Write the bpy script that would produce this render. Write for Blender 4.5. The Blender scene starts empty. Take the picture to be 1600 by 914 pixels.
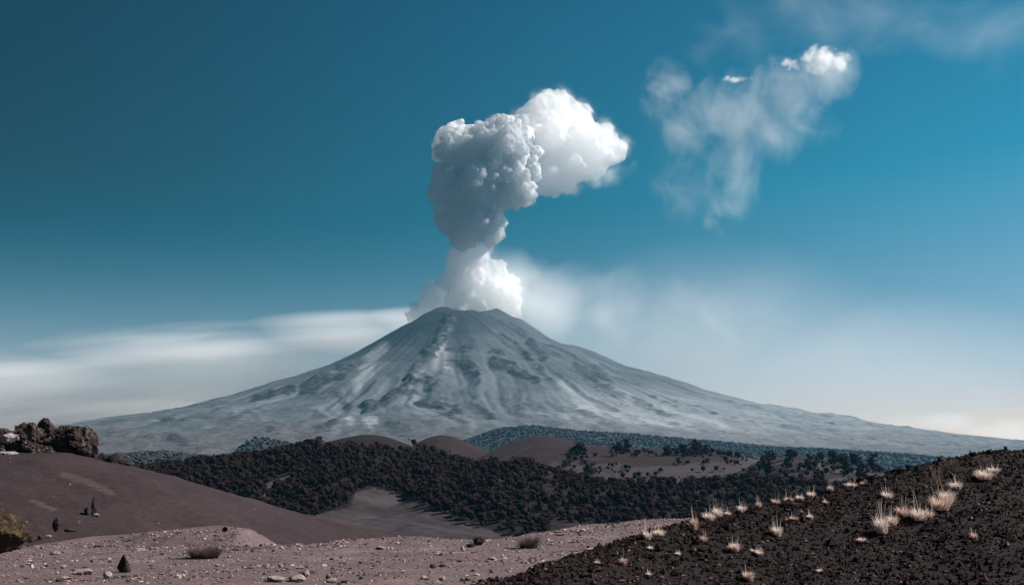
import bpy, bmesh, math, os
import numpy as np
from mathutils import Vector

S = bpy.context.scene
# ------------------------------------------------------------------ camera, sky, sun, exposure
F, VH, CU, CV = 2198.0, 705.0, 800.0, 457.0          # focal length in pixels of a 1600 px wide frame, horizon row
PITCH = math.atan((VH - CV) / F)
cam = bpy.data.cameras.new('camera'); cam_ob = bpy.data.objects.new('camera', cam)
S.collection.objects.link(cam_ob); S.camera = cam_ob
cam.sensor_width = 36; cam.lens = 36 * F / 1600; cam.clip_start = 0.5; cam.clip_end = 120000
cam_ob.rotation_euler = (math.pi / 2 + PITCH, 0, 0)
SUN_EL, SUN_AZ = math.radians(40), math.radians(82)   # azimuth from the view direction (+Y) towards +X
world = bpy.data.worlds.new('World'); S.world = world; world.use_nodes = True
wn, wl = world.node_tree.nodes, world.node_tree.links
sky = wn.new('ShaderNodeTexSky'); sky.sky_type = 'NISHITA'; sky.sun_disc = False
sky.sun_elevation = SUN_EL; sky.sun_rotation = SUN_AZ; sky.altitude = 4000
sky.air_density = 1.0; sky.dust_density = 0.6; sky.ozone_density = 3.0
def wmath(op, a, b=None, clamp=False):
    n = wn.new('ShaderNodeMath'); n.operation = op; n.use_clamp = clamp
    for i, v in enumerate((a, b)):
        if v is None: continue
        if isinstance(v, (int, float)): n.inputs[i].default_value = v
        else: wl.new(v, n.inputs[i])
    return n.outputs[0]
# a deep teal high-altitude sky: the physical sky with its blue deepened, darker the farther from the sun
sep = wn.new('ShaderNodeSeparateColor'); comb = wn.new('ShaderNodeCombineColor'); wl.new(sky.outputs[0], sep.inputs[0])
SDV = (math.cos(SUN_EL) * math.sin(SUN_AZ), math.cos(SUN_EL) * math.cos(SUN_AZ), math.sin(SUN_EL))
wco = wn.new('ShaderNodeTexCoord'); wdot = wn.new('ShaderNodeVectorMath'); wdot.operation = 'DOT_PRODUCT'
wl.new(wco.outputs['Generated'], wdot.inputs[0]); wdot.inputs[1].default_value = SDV
wr = wn.new('ShaderNodeMapRange'); wr.interpolation_type = 'SMOOTHSTEP'
wl.new(wdot.outputs['Value'], wr.inputs[0])
for i, v in enumerate((-0.10, 0.56, 0.10, 1.0)): wr.inputs[i + 1].default_value = v
wsep = wn.new('ShaderNodeSeparateXYZ'); wl.new(wco.outputs['Generated'], wsep.inputs[0])
we = wn.new('ShaderNodeMapRange'); we.interpolation_type = 'SMOOTHSTEP'; wl.new(wsep.outputs[2], we.inputs[0])
for i, v in enumerate((0.03, 0.20, 1.0, 0.0)): we.inputs[i + 1].default_value = v
away = wmath('ADD', wmath('MULTIPLY', wr.outputs[0], wmath('SUBTRACT', 1.0, we.outputs[0])), we.outputs[0])
for ch, (sub, gain) in enumerate(((1.58, 1.04), (0.93, 0.53), (1.15, 0.41))):
    c = wmath('MAXIMUM', wmath('SUBTRACT', sep.outputs[ch], sub), 0.0)
    wl.new(wmath('MULTIPLY', wmath('MULTIPLY', c, gain), away), comb.inputs[ch])
wl.new(comb.outputs[0], wn['Background'].inputs[0])
wn['Background'].inputs[1].default_value = 0.10
sun = bpy.data.lights.new('sun', 'SUN'); sun_ob = bpy.data.objects.new('sun', sun); S.collection.objects.link(sun_ob)
sun.energy = 5.0; sun.angle = math.radians(0.5); sun.color = (1, 0.95, 0.89)
SD = Vector((math.cos(SUN_EL) * math.sin(SUN_AZ), math.cos(SUN_EL) * math.cos(SUN_AZ), math.sin(SUN_EL)))
sun_ob.rotation_euler = SD.to_track_quat('Z', 'Y').to_euler()
S.view_settings.view_transform = 'Standard'; S.view_settings.look = 'None'
S.view_settings.exposure = 1.0; S.view_settings.gamma = 1.0
S.cycles.max_bounces = 16; S.cycles.volume_bounces = 12; S.cycles.transparent_max_bounces = 24
S.cycles.volume_max_steps = 256
S.cycles.use_denoising = True

# ------------------------------------------------------------------ helpers
rng = np.random.default_rng(11)
CP, SP = math.cos(PITCH), math.sin(PITCH)

def P(u, v, d):
    """The point at depth d (metres along +Y) seen at photo pixel u, v."""
    u, v, d = np.asarray(u, float), np.asarray(v, float), np.asarray(d, float)
    x, y = (u - CU) / F, (CV - v) / F
    Y, Z = CP - SP * y, SP + CP * y
    return np.stack(np.broadcast_arrays(x / Y * d, d + 0 * x, Z / Y * d), -1)

def UV(p):
    """Photo pixel of world points (n x 3)."""
    p = np.asarray(p, float)
    f = CP * p[..., 1] + SP * p[..., 2]; up = -SP * p[..., 1] + CP * p[..., 2]
    return CU + F * p[..., 0] / f, CV - F * up / f

def ss(a, b, x):
    t = np.clip((x - a) / (b - a), 0, 1); return t * t * (3 - 2 * t)

def _h(ix, iy, iz, seed):
    n = (ix.astype(np.int64) * 374761393 + iy.astype(np.int64) * 668265263 + iz.astype(np.int64) * 2147483647 + seed * 1274126177) & 0xFFFFFFFF
    n = ((n ^ (n >> 13)) * 1274126177) & 0xFFFFFFFF
    n = ((n ^ (n >> 16)) * 2246822519) & 0xFFFFFFFF
    return ((n ^ (n >> 15)) & 0xFFFFFF) / float(0xFFFFFF)

def vnoise(x, y, z=None, seed=0):
    """Smooth value noise, -1 .. 1."""
    z = np.zeros_like(x) if z is None else z
    X, Y, Z = np.floor(x), np.floor(y), np.floor(z)
    fx, fy, fz = x - X, y - Y, z - Z
    fx, fy, fz = (t * t * t * (t * (t * 6 - 15) + 10) for t in (fx, fy, fz))
    r = 0
    for a in (0, 1):
        for b in (0, 1):
            for c in ((0, 1) if np.any(fz) else (0,)):
                w = (fx if a else 1 - fx) * (fy if b else 1 - fy) * (fz if c else 1 - fz)
                r = r + w * _h(X + a, Y + b, Z + c, seed)
    return r * 2 - 1

def fbm(x, y, z=None, o=4, seed=0, gain=0.5, ridged=False):
    r, a, t = 0, 1.0, 0.0
    for k in range(o):
        q = vnoise(x, y, z, seed + k * 17)
        r = r + a * ((1 - 2 * np.abs(q)) if ridged else q); t += a; a *= gain
        x, y = x * 2.03 + 3.1, y * 2.03 + 7.7
        z = None if z is None else z * 2.03 + 1.3
    return r / t

def worley(p, seed=0):
    """Distance to the nearest jittered cell point, p n x 3 in cell units."""
    c = np.floor(p); best = np.full(len(p), 9.0)
    for a in (-1, 0, 1):
        for b in (-1, 0, 1):
            for d in (-1, 0, 1):
                q = c + (a, b, d)
                j = np.stack([_h(q[:, 0], q[:, 1], q[:, 2], seed + k) for k in (1, 2, 3)], 1)
                best = np.minimum(best, ((q + j - p) ** 2).sum(1))
    return np.sqrt(best)

def mesh(name, V, Fa, smooth=True, attrs=None):
    """Mesh data from numpy vertices and same-sized faces."""
    V, Fa = np.asarray(V, np.float32), np.asarray(Fa, np.int32)
    me = bpy.data.meshes.new(name); k = Fa.shape[1]
    me.vertices.add(len(V)); me.vertices.foreach_set('co', V.ravel())
    me.loops.add(Fa.size); me.loops.foreach_set('vertex_index', Fa.ravel())
    me.polygons.add(len(Fa)); me.polygons.foreach_set('loop_start', np.arange(0, Fa.size, k, dtype=np.int32))
    me.polygons.foreach_set('use_smooth', np.full(len(Fa), smooth))
    for n, a in (attrs or {}).items():
        at = me.attributes.new(n, 'FLOAT', 'POINT'); at.data.foreach_set('value', np.asarray(a, np.float32).ravel())
    me.update(calc_edges=True)
    return me

def obj(name, me, mat=None, parent=None, **props):
    o = bpy.data.objects.new(name, me); S.collection.objects.link(o)
    if mat is not None and me is not None and not me.materials: me.materials.append(mat)
    if parent is not None: o.parent = parent
    for k, v in props.items():
        if v is not None: o[k] = v
    return o

def grid_faces(n, m):
    i = np.arange(n * m).reshape(n, m)
    return np.stack([i[:-1, :-1], i[:-1, 1:], i[1:, 1:], i[1:, :-1]], -1).reshape(-1, 4)   # rows along y, columns along x

def icosphere(sub):
    bm = bmesh.new(); bmesh.ops.create_icosphere(bm, subdivisions=sub, radius=1)
    v = np.array([x.co[:] for x in bm.verts]); f = np.array([[q.index for q in x.verts] for x in bm.faces]); bm.free()
    return v, f
ICO = {k: icosphere(k) for k in (1, 2, 3, 4, 5)}

class N:
    """Small node-tree writer for one material."""
    def __init__(s, name):
        s.m = bpy.data.materials.new(name); s.m.use_nodes = True; s.t = s.m.node_tree
        s.b = s.t.nodes['Principled BSDF']; s.out = s.t.nodes['Material Output']
        s.b.inputs['Roughness'].default_value = 0.95; s.b.inputs['Specular IOR Level'].default_value = 0.15
    def put(s, i, v):
        if isinstance(v, bpy.types.NodeSocket): s.t.links.new(v, i)
        elif v is not None:
            try: i.default_value = v
            except Exception: i.default_value = (*v, 1)
    def co(s): return s.t.nodes.new('ShaderNodeTexCoord').outputs['Object']
    def noise(s, scale, detail=5, vec=None, rough=0.55, out=0, stretch=None):
        n = s.t.nodes.new('ShaderNodeTexNoise'); n.inputs['Scale'].default_value = scale
        n.inputs['Detail'].default_value = detail; n.inputs['Roughness'].default_value = rough
        v = vec or s.co()
        if stretch:
            mp = s.t.nodes.new('ShaderNodeMapping'); mp.inputs['Scale'].default_value = stretch; s.t.links.new(v, mp.inputs[0]); v = mp.outputs[0]
        s.t.links.new(v, n.inputs['Vector']); return n.outputs[out]
    def voronoi(s, scale, vec=None, out='Distance', feature='F1'):
        n = s.t.nodes.new('ShaderNodeTexVoronoi'); n.feature = feature; n.inputs['Scale'].default_value = scale
        s.t.links.new(vec or s.co(), n.inputs['Vector']); return n.outputs[out]
    def attr(s, name):
        n = s.t.nodes.new('ShaderNodeAttribute'); n.attribute_name = name; return n.outputs['Fac']
    def island(s): return s.t.nodes.new('ShaderNodeNewGeometry').outputs['Random Per Island']
    def objrand(s): return s.t.nodes.new('ShaderNodeObjectInfo').outputs['Random']
    def math(s, op, a, b=None, clamp=False):
        n = s.t.nodes.new('ShaderNodeMath'); n.operation = op; n.use_clamp = clamp; s.put(n.inputs[0], a); s.put(n.inputs[1], b); return n.outputs[0]
    def ramp(s, f, *stops):
        n = s.t.nodes.new('ShaderNodeValToRGB'); s.t.links.new(f, n.inputs[0]); e = n.color_ramp.elements
        while len(e) < len(stops): e.new(0.5)
        for k, (p, c) in enumerate(stops):
            e[k].position = p; e[k].color = (c, c, c, 1) if isinstance(c, (int, float)) else (*c, 1)
        return n.outputs[0]
    def mix(s, f, a, b, kind='MIX'):
        n = s.t.nodes.new('ShaderNodeMix'); n.data_type = 'RGBA'; n.blend_type = kind
        s.put(n.inputs[0], f); s.put(n.inputs[6], a); s.put(n.inputs[7], b); return n.outputs[2]
    def color(s, c): s.put(s.b.inputs['Base Color'], c)
    def bump(s, h, dist, strength=1.0):
        n = s.t.nodes.new('ShaderNodeBump'); n.inputs['Distance'].default_value = dist; n.inputs['Strength'].default_value = strength
        s.t.links.new(h, n.inputs['Height'])
        prev = s.b.inputs['Normal'].links
        if prev: s.t.links.new(prev[0].from_socket, n.inputs['Normal'])
        s.t.links.new(n.outputs[0], s.b.inputs['Normal'])

# ------------------------------------------------------------------ materials
ALB = 0.66
def al(c): return None if c is None else tuple(ALB * k for k in c)
def mat_volcano():
    n = N('ash and snow slope')
    a = n.noise(0.006, 6, stretch=(1, 1, 1.6)); f = n.noise(0.05, 6, rough=.65)
    base = n.mix(n.ramp(a, (0.3, 0), (0.7, 1)), (0.052, 0.060, 0.068), (0.088, 0.100, 0.110))
    base = n.mix(n.attr('ash_shade'), base, (0.020, 0.023, 0.026))  # dark summit ash, with the left flank's shade painted into the colour
    base = n.mix(n.math('MULTIPLY', n.attr('streak'), 0.9), base, (0.22, 0.235, 0.248))
    base = n.mix(n.attr('pale'), base, (0.30, 0.315, 0.325))
    soil = n.mix(n.ramp(f, (0.35, 0), (0.65, 1)), (0.045, 0.040, 0.042), (0.10, 0.09, 0.094))
    base = n.mix(n.attr('soil'), base, soil)
    rock = n.mix(n.ramp(f, (0.40, 0), (0.60, 1)), (0.008, 0.009, 0.010), (0.045, 0.048, 0.051))
    base = n.mix(n.attr('rock'), base, rock)
    n.color(base); n.bump(f, 8.0, 0.7)
    return n.m

def mat_sand(name, lo, hi, scale, pale=None, bump=0.02, speck=None):
    n = N(name); lo, hi, pale = al(lo), al(hi), al(pale)
    f = n.noise(scale, 7, rough=0.65); g = n.noise(scale * 14, 4)
    c = n.mix(n.ramp(f, (0.32, 0), (0.68, 1)), lo, hi)
    c = n.mix(n.ramp(g, (0.4, 0), (0.62, 0.55)), c, tuple(0.62 * k for k in lo))
    if speck:
        v = n.voronoi(speck); q = n.noise(speck * 1.7, 2)
        c = n.mix(n.ramp(n.math('MULTIPLY', n.ramp(v, (0.12, 1), (0.24, 0)), n.ramp(q, (0.5, 0), (0.6, 1))), (0, 0), (1, 0.8)), c, tuple(min(0.75, 2.1 * k) for k in hi))
    if pale: c = n.mix(n.attr('pale'), c, n.mix(f, tuple(0.8 * k for k in pale), pale))
    n.color(c); n.bump(f, bump * 4, 0.6); n.bump(g, bump, 0.8)
    return n.m

def mat_rock(name, lo, hi, scale, top=None, bump=0.15):
    n = N(name); lo, hi, top = al(lo), al(hi), al(top)
    f = n.noise(scale, 8, rough=0.65); g = n.noise(scale * 6, 5)
    c = n.mix(n.ramp(f, (0.35, 0), (0.65, 1)), lo, hi)
    c = n.mix(n.ramp(g, (0.42, 0), (0.6, 0.7)), c, tuple(0.5 * k for k in lo))
    if top: c = n.mix(n.ramp(n.noise(scale * 1.8, 6, rough=0.7), (0.52, 0), (0.6, 0.9)), c, top)
    n.color(c); n.bump(f, bump * 2, 0.8); n.bump(g, bump * 0.5, 0.9)
    return n.m

def mat_tree(name, lo, hi):
    n = N(name)
    c = n.mix(n.island(), lo, hi); c = n.mix(n.objrand(), c, n.mix(0.5, c, hi))
    n.color(c); n.b.inputs['Roughness'].default_value = 1; n.b.inputs['Specular IOR Level'].default_value = 0.0
    return n.m

def mat_smoke(name, col, dens, surf, aniso=0.25, soot=0.12):
    n = N(name); n.color((*col, 1)); n.b.inputs['Roughness'].default_value = 1; n.b.inputs['Specular IOR Level'].default_value = 0
    pv = n.t.nodes.new('ShaderNodeVolumePrincipled'); pv.inputs['Color'].default_value = (*[min(0.995, 1 - (1 - c) * soot) for c in col], 1)
    pv.inputs['Density'].default_value = dens; pv.inputs['Anisotropy'].default_value = aniso
    n.t.links.new(pv.outputs[0], n.out.inputs['Volume'])
    t = n.t.nodes.new('ShaderNodeBsdfTransparent'); mx = n.t.nodes.new('ShaderNodeMixShader'); mx.inputs[0].default_value = surf
    n.t.links.new(t.outputs[0], mx.inputs[1]); n.t.links.new(n.b.outputs[0], mx.inputs[2]); n.t.links.new(mx.outputs[0], n.out.inputs['Surface'])
    return n.m

def mat_volume(name, col, dens, aniso=0.3, grid=True):
    m = bpy.data.materials.new(name); m.use_nodes = True; t = m.node_tree; t.nodes.remove(t.nodes['Principled BSDF'])
    pv = t.nodes.new('ShaderNodeVolumePrincipled'); pv.inputs['Color'].default_value = (*col, 1)
    pv.inputs['Density'].default_value = dens; pv.inputs['Anisotropy'].default_value = aniso
    if not grid: pv.inputs['Density Attribute'].default_value = ''
    t.links.new(pv.outputs[0], t.nodes['Material Output'].inputs['Volume'])
    return m

# ------------------------------------------------------------------ ground and hills
GROUND = -48.0
HX, HY0, HY1 = 16000.0, -3000.0, 12500.0
ZMIN = GROUND - 0.6

M_ASHPLAIN = mat_sand('valley ash', (0.07, 0.055, 0.055), (0.12, 0.10, 0.10), 0.01, bump=0.3)
gx = np.array([-HX + 5, HX - 5]); gy = np.array([HY0 + 5, HY1 - 5])
obj('ground', mesh('ground', [(gx[0], gy[0], GROUND), (gx[1], gy[0], GROUND), (gx[1], gy[1], GROUND), (gx[0], gy[1], GROUND)], [(0, 1, 2, 3)]), M_ASHPLAIN, kind='structure')

# the volcano: a height field round its summit, whose sides follow the photo's outline
VY = 8000.0
left = [(690, 480), (682, 481), (665, 491), (640, 507), (600, 530), (545, 564), (500, 587), (450, 603), (400, 617), (330, 638), (260, 655), (200, 662), (120, 678), (0, 690), (-200, 705), (-600, 721)]
right = [(690, 480), (700, 483), (706, 486), (745, 486), (757, 493), (766, 486), (777, 482), (790, 489), (802, 496), (815, 499), (840, 516), (860, 530), (880, 539), (900, 541), (930, 552), (980, 575), (1040, 592), (1100, 612),
         (1140, 624), (1180, 636), (1210, 638), (1260, 651), (1300, 654), (1330, 661), (1400, 673), (1470, 682), (1560, 695), (1700, 706), (2000, 717), (2400, 721)]
VXC = float(P(705, 487, VY)[0])
def prof(pts, sgn):
    p = P([a for a, b in pts], [b for a, b in pts], VY); r = (p[:, 0] - VXC) * sgn
    k = np.argsort(r); return r[k], p[k, 2]
RL, ZL = prof(left, -1); RR, ZR = prof(right, 1)
rs = np.linspace(0, 7000, 1401)
ZS = 0.5 * (np.interp(rs, RL, ZL) + np.interp(rs, RR, ZR)); kk = np.ones(61) / 61
ZS = np.convolve(np.pad(ZS, 30, 'edge'), kk, 'valid')

def volcano_z(x, y):
    dx, dy = x - VXC, y - VY; r = np.hypot(dx, dy) + 1e-6; c = dx / r
    side = np.where(dx > 0, np.interp(dx * 0 + r, RR, ZR), np.interp(r, RL, ZL))
    w = np.abs(c) ** 3
    return w * side + (1 - w) * np.interp(r, rs, ZS), r, np.arctan2(dx, -dy)

def seg_dist(u, v, pts):
    best = np.full(u.shape, 1e9)
    for (a, b), (c, d) in zip(pts[:-1], pts[1:]):
        t = np.clip(((u - a) * (c - a) + (v - b) * (d - b)) / max((c - a) ** 2 + (d - b) ** 2, 1e-6), 0, 1)
        best = np.minimum(best, np.hypot(u - a - t * (c - a), v - b - t * (d - b)))
    return best

def build_volcano():
    xs = np.concatenate([np.linspace(-6200, -3000, 40)[:-1], np.linspace(-3000, 3600, 590), np.linspace(3600, 7500, 50)[1:]])
    ys = np.concatenate([np.linspace(3300, 4300, 20)[:-1], np.linspace(4300, 8060, 350), np.linspace(8060, 9600, 45)[1:]])
    X, Y = np.meshgrid(xs, ys); Z, R, PH = volcano_z(X, Y)
    u, v = UV(np.stack([X, Y, Z], -1)); nz = fbm(X / 160, Y / 160, Z / 90, 4, 3); nf = fbm(X / 45, Y / 45, Z / 35, 4, 9)
    front = ss(VY - 20, VY - 260, Y)
    # gullies and ribs that run down the slope
    warp = 0.25 * fbm(X / 700, Y / 700, None, 3, 21)
    PH = PH + 0.22 * ss(200, 2200, R) * (X < VXC + 4000) * np.sign(X - VXC) * ss(0, 900, np.abs(X - VXC)); g1 = fbm((PH + warp) * 5.5, R / 2600, None, 4, 31, ridged=True); g2 = fbm((PH + warp * .5) * 16, R / 1500, None, 3, 41, ridged=True)
    g3 = fbm((PH + warp * .3) * 46, R / 900, None, 3, 47, ridged=True)
    amp = ss(100, 900, R) * (1 - 0.75 * ss(1500, 3200, R))
    side = 0.25 + 0.75 * front
    Z = Z + side * amp * (17 * g1 + 9 * g2 + 4.5 * g3) - 4 * amp
    Z = Z + (5 * nz + 2.2 * nf) * ss(250, 900, R) * (0.3 + 0.7 * front)
    # lumpy lower slopes
    low = ss(1300, 2300, R)
    Z = Z + low * (0.25 + 0.75 * front) * (16 * fbm(X / 420, Y / 300, None, 5, 51) + 10 * fbm(X / 130, Y / 90, None, 4, 52, ridged=True))
    # the rocky spurs and ledges of the photo
    rock = np.zeros_like(Z)
    wob_u, wob_v = 7 * fbm(X / 110, Y / 110, None, 3, 61), 5 * fbm(X / 110, Y / 110, None, 3, 62)
    uu, vv = u + wob_u, v + wob_v
    for pts, w, h, s in [([(699, 497), (692, 528), (668, 562), (648, 586), (626, 612), (602, 630), (576, 640)], 7, 26, .75),
                         ([(640, 602), (660, 594), (678, 602)], 9, 24, 1), ([(628, 615), (655, 612), (676, 620)], 4, 8, .6), ([(654, 628), (690, 634), (716, 640)], 6, 12, .8),
                         ([(690, 642), (705, 648)], 6, 10, .9), ([(712, 566), (728, 572), (744, 584)], 7, 16, 1), ([(700, 547), (736, 546)], 5, 8, .7), ([(706, 520), (740, 532)], 3, 5, .45),
                         ([(773, 565), (800, 575), (836, 597)], 7, 16, 1), ([(784, 522), (806, 540), (848, 577)], 4, 12, 1), ([(828, 535), (852, 558)], 5, 10, .8), ([(770, 552), (782, 553)], 4, 8, .8),
                         ([(800, 508), (818, 522)], 5, 10, .7), ([(478, 610), (505, 597), (534, 592)], 8, 14, .85), ([(530, 575), (546, 571)], 5, 8, .8), ([(398, 628), (428, 618), (455, 612)], 7, 12, .8),
                         ([(490, 618), (520, 612)], 4, 8, .6), ([(528, 612), (540, 632)], 5, 8, .5), ([(905, 578), (930, 592), (952, 606)], 9, 12, .6), ([(935, 610), (968, 624)], 6, 8, .4), ([(925, 572), (1000, 600)], 4, 6, .4),
                         ([(1020, 620), (1060, 640)], 3, 6, .45), ([(990, 625), (1045, 652)], 3, 6, .4), ([(1090, 632), (1120, 650)], 2.5, 5, .35), ([(258, 660), (268, 659)], 4, 9, .9), ([(280, 660), (300, 658)], 4, 6, .5),
                         ([(795, 630), (815, 640)], 6, 6, .35), ([(500, 672), (525, 665)], 6, 10, .6), ([(420, 674), (432, 678)], 4, 7, .7), ([(610, 668), (640, 676)], 6, 8, .5), ([(735, 646), (742, 655)], 5, 6, .5), ([(270, 690), (290, 694)], 6, 12, .6)]:
        m = ss(w * 1.6, w * .45, seg_dist(uu, vv, pts)) * front
        Z = Z + m * h * (0.5 + 0.7 * nf); rock = np.maximum(rock, min(1, s * 1.25) * ss(.25, .5, m + .25 * nf) * ss(-0.2, 0.05, nf + 0.4 * nz + 0.15))
    thin = ss(0.42, 0.62, g2) * ss(0.0, 0.4, nz) * ss(300, 700, R) * (1 - ss(1700, 2300, R)) * front
    rock = np.clip(np.maximum(rock, 0.8 * thin * ss(-.1, .2, nf)) + 0.35 * low * ss(0.25, .5, nf), 0, 1)
    # pale ash and snow lying in the gullies
    streak = ss(0.02, 0.62, fbm((PH + warp) * 30, R / 1700, None, 4, 71) * 0.8 + 0.45 * fbm((PH + warp) * 9, R / 2600, None, 3, 72)) * ss(500, 1100, R) * .8
    streak = np.maximum(streak, 0.75 * ss(0.1, 0.5, fbm(X / 300, Y / 200, None, 4, 73)) * low * .6)
    streak = .5 * streak * (0.3 + 0.7 * ss(560, 620, v)) + 0.55 * ss(780, 950, u) * ss(585, 640, v) * (1 - ss(690, 720, v))
    pale = np.zeros_like(Z)
    for pts, w, s in [([(600, 545), (580, 562), (560, 600)], 9, .45), ([(585, 560), (575, 595)], 5, .4), ([(690, 540), (688, 560), (692, 578)], 10, .55), ([(697, 512), (690, 530)], 4, .4), ([(545, 656), (550, 664)], 6, .8), ([(578, 660), (580, 672)], 4, .8),
                      ([(572, 662), (586, 660)], 4, .7), ([(525, 668), (522, 680)], 7, .5), ([(445, 680), (460, 690)], 8, .6), ([(655, 582), (676, 592)], 1.5, .7), ([(905, 640), (1000, 655), (1080, 668)], 5, .5), ([(1040, 640), (1120, 668), (1200, 682)], 4, .5), ([(880, 600), (920, 640)], 7, .35)]:
        pale = np.maximum(pale, s * ss(w * 1.7, w * .2, seg_dist(uu, vv, pts)) * front)
    soil = ss(2150, 2900, R + 200 * nz) * (1 - .5 * ss(900, 1150, u)) * front * 0.9
    Z = Z + 7 * fbm(X / 55, Y / 55, None, 3, 91) * ss(420, 200, R)
    # the crater behind the front rim
    cr = np.hypot((X - P(735, 487, VY)[0]) / 1.25, Y - (VY + 170)); Z = Z - 70 * ss(170, 60, cr)
    Z = Z + (ZMIN - Z) * ss(3300, 4500, R) * ss(VY - 1200, VY - 2600, Y)
    Z = np.maximum(Z, ZMIN)
    V = np.stack([X, Y, Z], -1).reshape(-1, 3)
    return obj('volcano', mesh('volcano', V, grid_faces(*X.shape), attrs=dict(ash_shade=ss(1150, 350, R + 220 * nz + 420 * ss(-100, 300, X - VXC)), rock=rock, streak=np.clip(streak, 0, 1), pale=pale, soil=soil)), mat_volcano(), kind='structure',
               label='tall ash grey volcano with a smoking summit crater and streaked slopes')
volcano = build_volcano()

HILLS = {}
def hill(name, pts, front, back, mat, nx=200, nf=90, nb=24, gf=1.0, rough=1.0, scale=60.0, seed=1, pale=None, base=GROUND - 0.5, extra=None, conc=0.0, label=None):
    """A hill whose crest is seen along pts (u, v, depth), sloping `front` metres towards the viewer and `back` metres away; cross-section exponent gf."""
    p = np.array([P(a, b, c) for a, b, c in pts]); xs = np.linspace(p[0, 0], p[-1, 0], nx)
    k = np.ones(7) / 7
    sm = lambda a: np.convolve(np.pad(a, 3, 'edge'), k, 'valid')
    yc, zc = sm(np.interp(xs, p[:, 0], p[:, 1])), sm(np.interp(xs, p[:, 0], p[:, 2]))
    t = np.concatenate([np.linspace(-1, 0, nf), np.linspace(0, 1, nb)[1:]])
    X = np.broadcast_to(xs, (len(t), nx)); T = t[:, None] + 0 * X
    Y = yc + np.where(T < 0, T * front, T * back)
    a = np.abs(T); g = (1 - a ** 1.6) ** gf if gf >= 1 else 1 - a ** (1 + gf)
    g = (1 - conc) * g + conc * (0.5 + 0.5 * np.cos(np.pi * np.clip(a, 0, 1)))
    n = fbm(X / scale, Y / scale, None, 5, seed)
    edge = ss(0, 0.25, a) * (1 - 0.6 * ss(0.8, 1, a))
    Z = base + (zc - base) * g + rough * n * (0.12 + 0.88 * edge)
    if extra is not None: Z = Z + extra(X, Y, a)
    Z = np.maximum(Z, min(base, ZMIN) if base < -40 else base - 3)
    att = {}
    if pale is not None:
        u, v = UV(np.stack([X, Y, Z], -1)); att['pale'] = np.clip(pale(u, v, fbm(X / 25, Y / 25, None, 4, seed + 5)), 0, 1)
    HILLS[name] = (xs, Y, Z, T)
    return obj(name, mesh(name, np.stack([X, Y, Z], -1).reshape(-1, 3), grid_faces(len(t), nx), attrs=att), mat, kind='structure', label=label)

def blob(u, v, pts, w, n, k=0.6):
    return ss(w * 1.15, w * 0.8, seg_dist(u, v, pts) + n * w * k)

def poly(u, v, pts):
    ins = np.zeros(u.shape, bool); q = pts[-1]
    for p in pts:
        c = ((p[1] > v) != (q[1] > v)) & (u < (q[0] - p[0]) * (v - p[1]) / (q[1] - p[1] + 1e-9) + p[0]); ins ^= c; q = p
    return ins

M_RED = mat_sand('red brown cinder', (0.024, 0.0115, 0.0115), (0.040, 0.020, 0.020), 0.02, pale=(0.085, 0.068, 0.075), bump=0.5)
M_WOODSOIL = mat_sand('dark forest soil', (0.011, 0.0055, 0.0055), (0.020, 0.0105, 0.0105), 0.03, pale=(0.082, 0.066, 0.073), bump=0.4)
M_DUNE = mat_sand('mauve ash sand', (0.034, 0.0205, 0.022), (0.062, 0.038, 0.041), 0.08, pale=(0.2, 0.15, 0.145), bump=0.16)
M_PLAIN = mat_sand('gravelly ash sand', (0.118, 0.080, 0.084), (0.21, 0.145, 0.151), 0.35, pale=(0.29, 0.202, 0.205), bump=0.05, speck=3.5)
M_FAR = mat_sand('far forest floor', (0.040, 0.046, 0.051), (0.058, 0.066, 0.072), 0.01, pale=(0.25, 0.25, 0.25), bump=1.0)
M_SCREE = mat_sand('black cinder scree', (0.010, 0.0065, 0.0065), (0.022, 0.014, 0.014), 1.6, bump=0.03)

C3P = lambda u, v, n: .65 * np.maximum(blob(u, v, [(870, 735), (930, 742), (1000, 738), (1070, 738), (1130, 732), (1190, 728)], 13, n), blob(u, v, [(790, 716), (830, 696)], 1.6, n, .3) * .5)
W1S = [(490, 806), (545, 790), (556, 770), (585, 760), (612, 770), (660, 788), (705, 806), (760, 826), (800, 842), (640, 850), (520, 850)]
W1P = lambda u, v, n: np.maximum.reduce([poly(u + 4 * n, v + 4 * n, W1S) * np.clip(.68 + .7 * n + .13 * np.sin((v - .28 * u) * .55 + 6 * n), .25, 1),
                                         blob(u, v, [(418, 772), (424, 758), (452, 744)], 6, n), blob(u, v, [(458, 800), (470, 790)], 4, n), blob(u, v, [(560, 806), (620, 812), (700, 828), (770, 838)], 2, n, .4)])
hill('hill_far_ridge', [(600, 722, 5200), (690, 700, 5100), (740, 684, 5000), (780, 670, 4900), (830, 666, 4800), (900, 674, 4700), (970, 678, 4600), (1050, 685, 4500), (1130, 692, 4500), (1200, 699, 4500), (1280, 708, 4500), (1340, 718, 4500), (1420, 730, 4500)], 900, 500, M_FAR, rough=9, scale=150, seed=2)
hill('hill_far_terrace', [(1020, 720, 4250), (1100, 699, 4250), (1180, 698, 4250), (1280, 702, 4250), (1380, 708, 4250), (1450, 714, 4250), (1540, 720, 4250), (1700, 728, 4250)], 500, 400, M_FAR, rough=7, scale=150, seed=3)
hill('hill_forest_slope', [(60, 735, 2300), (140, 722, 2300), (200, 713, 2250), (260, 708, 2200), (300, 713, 2200), (360, 718, 2200), (430, 720, 2200), (520, 730, 2200)], 700, 400, M_WOODSOIL, rough=3, scale=90, seed=4)
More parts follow.
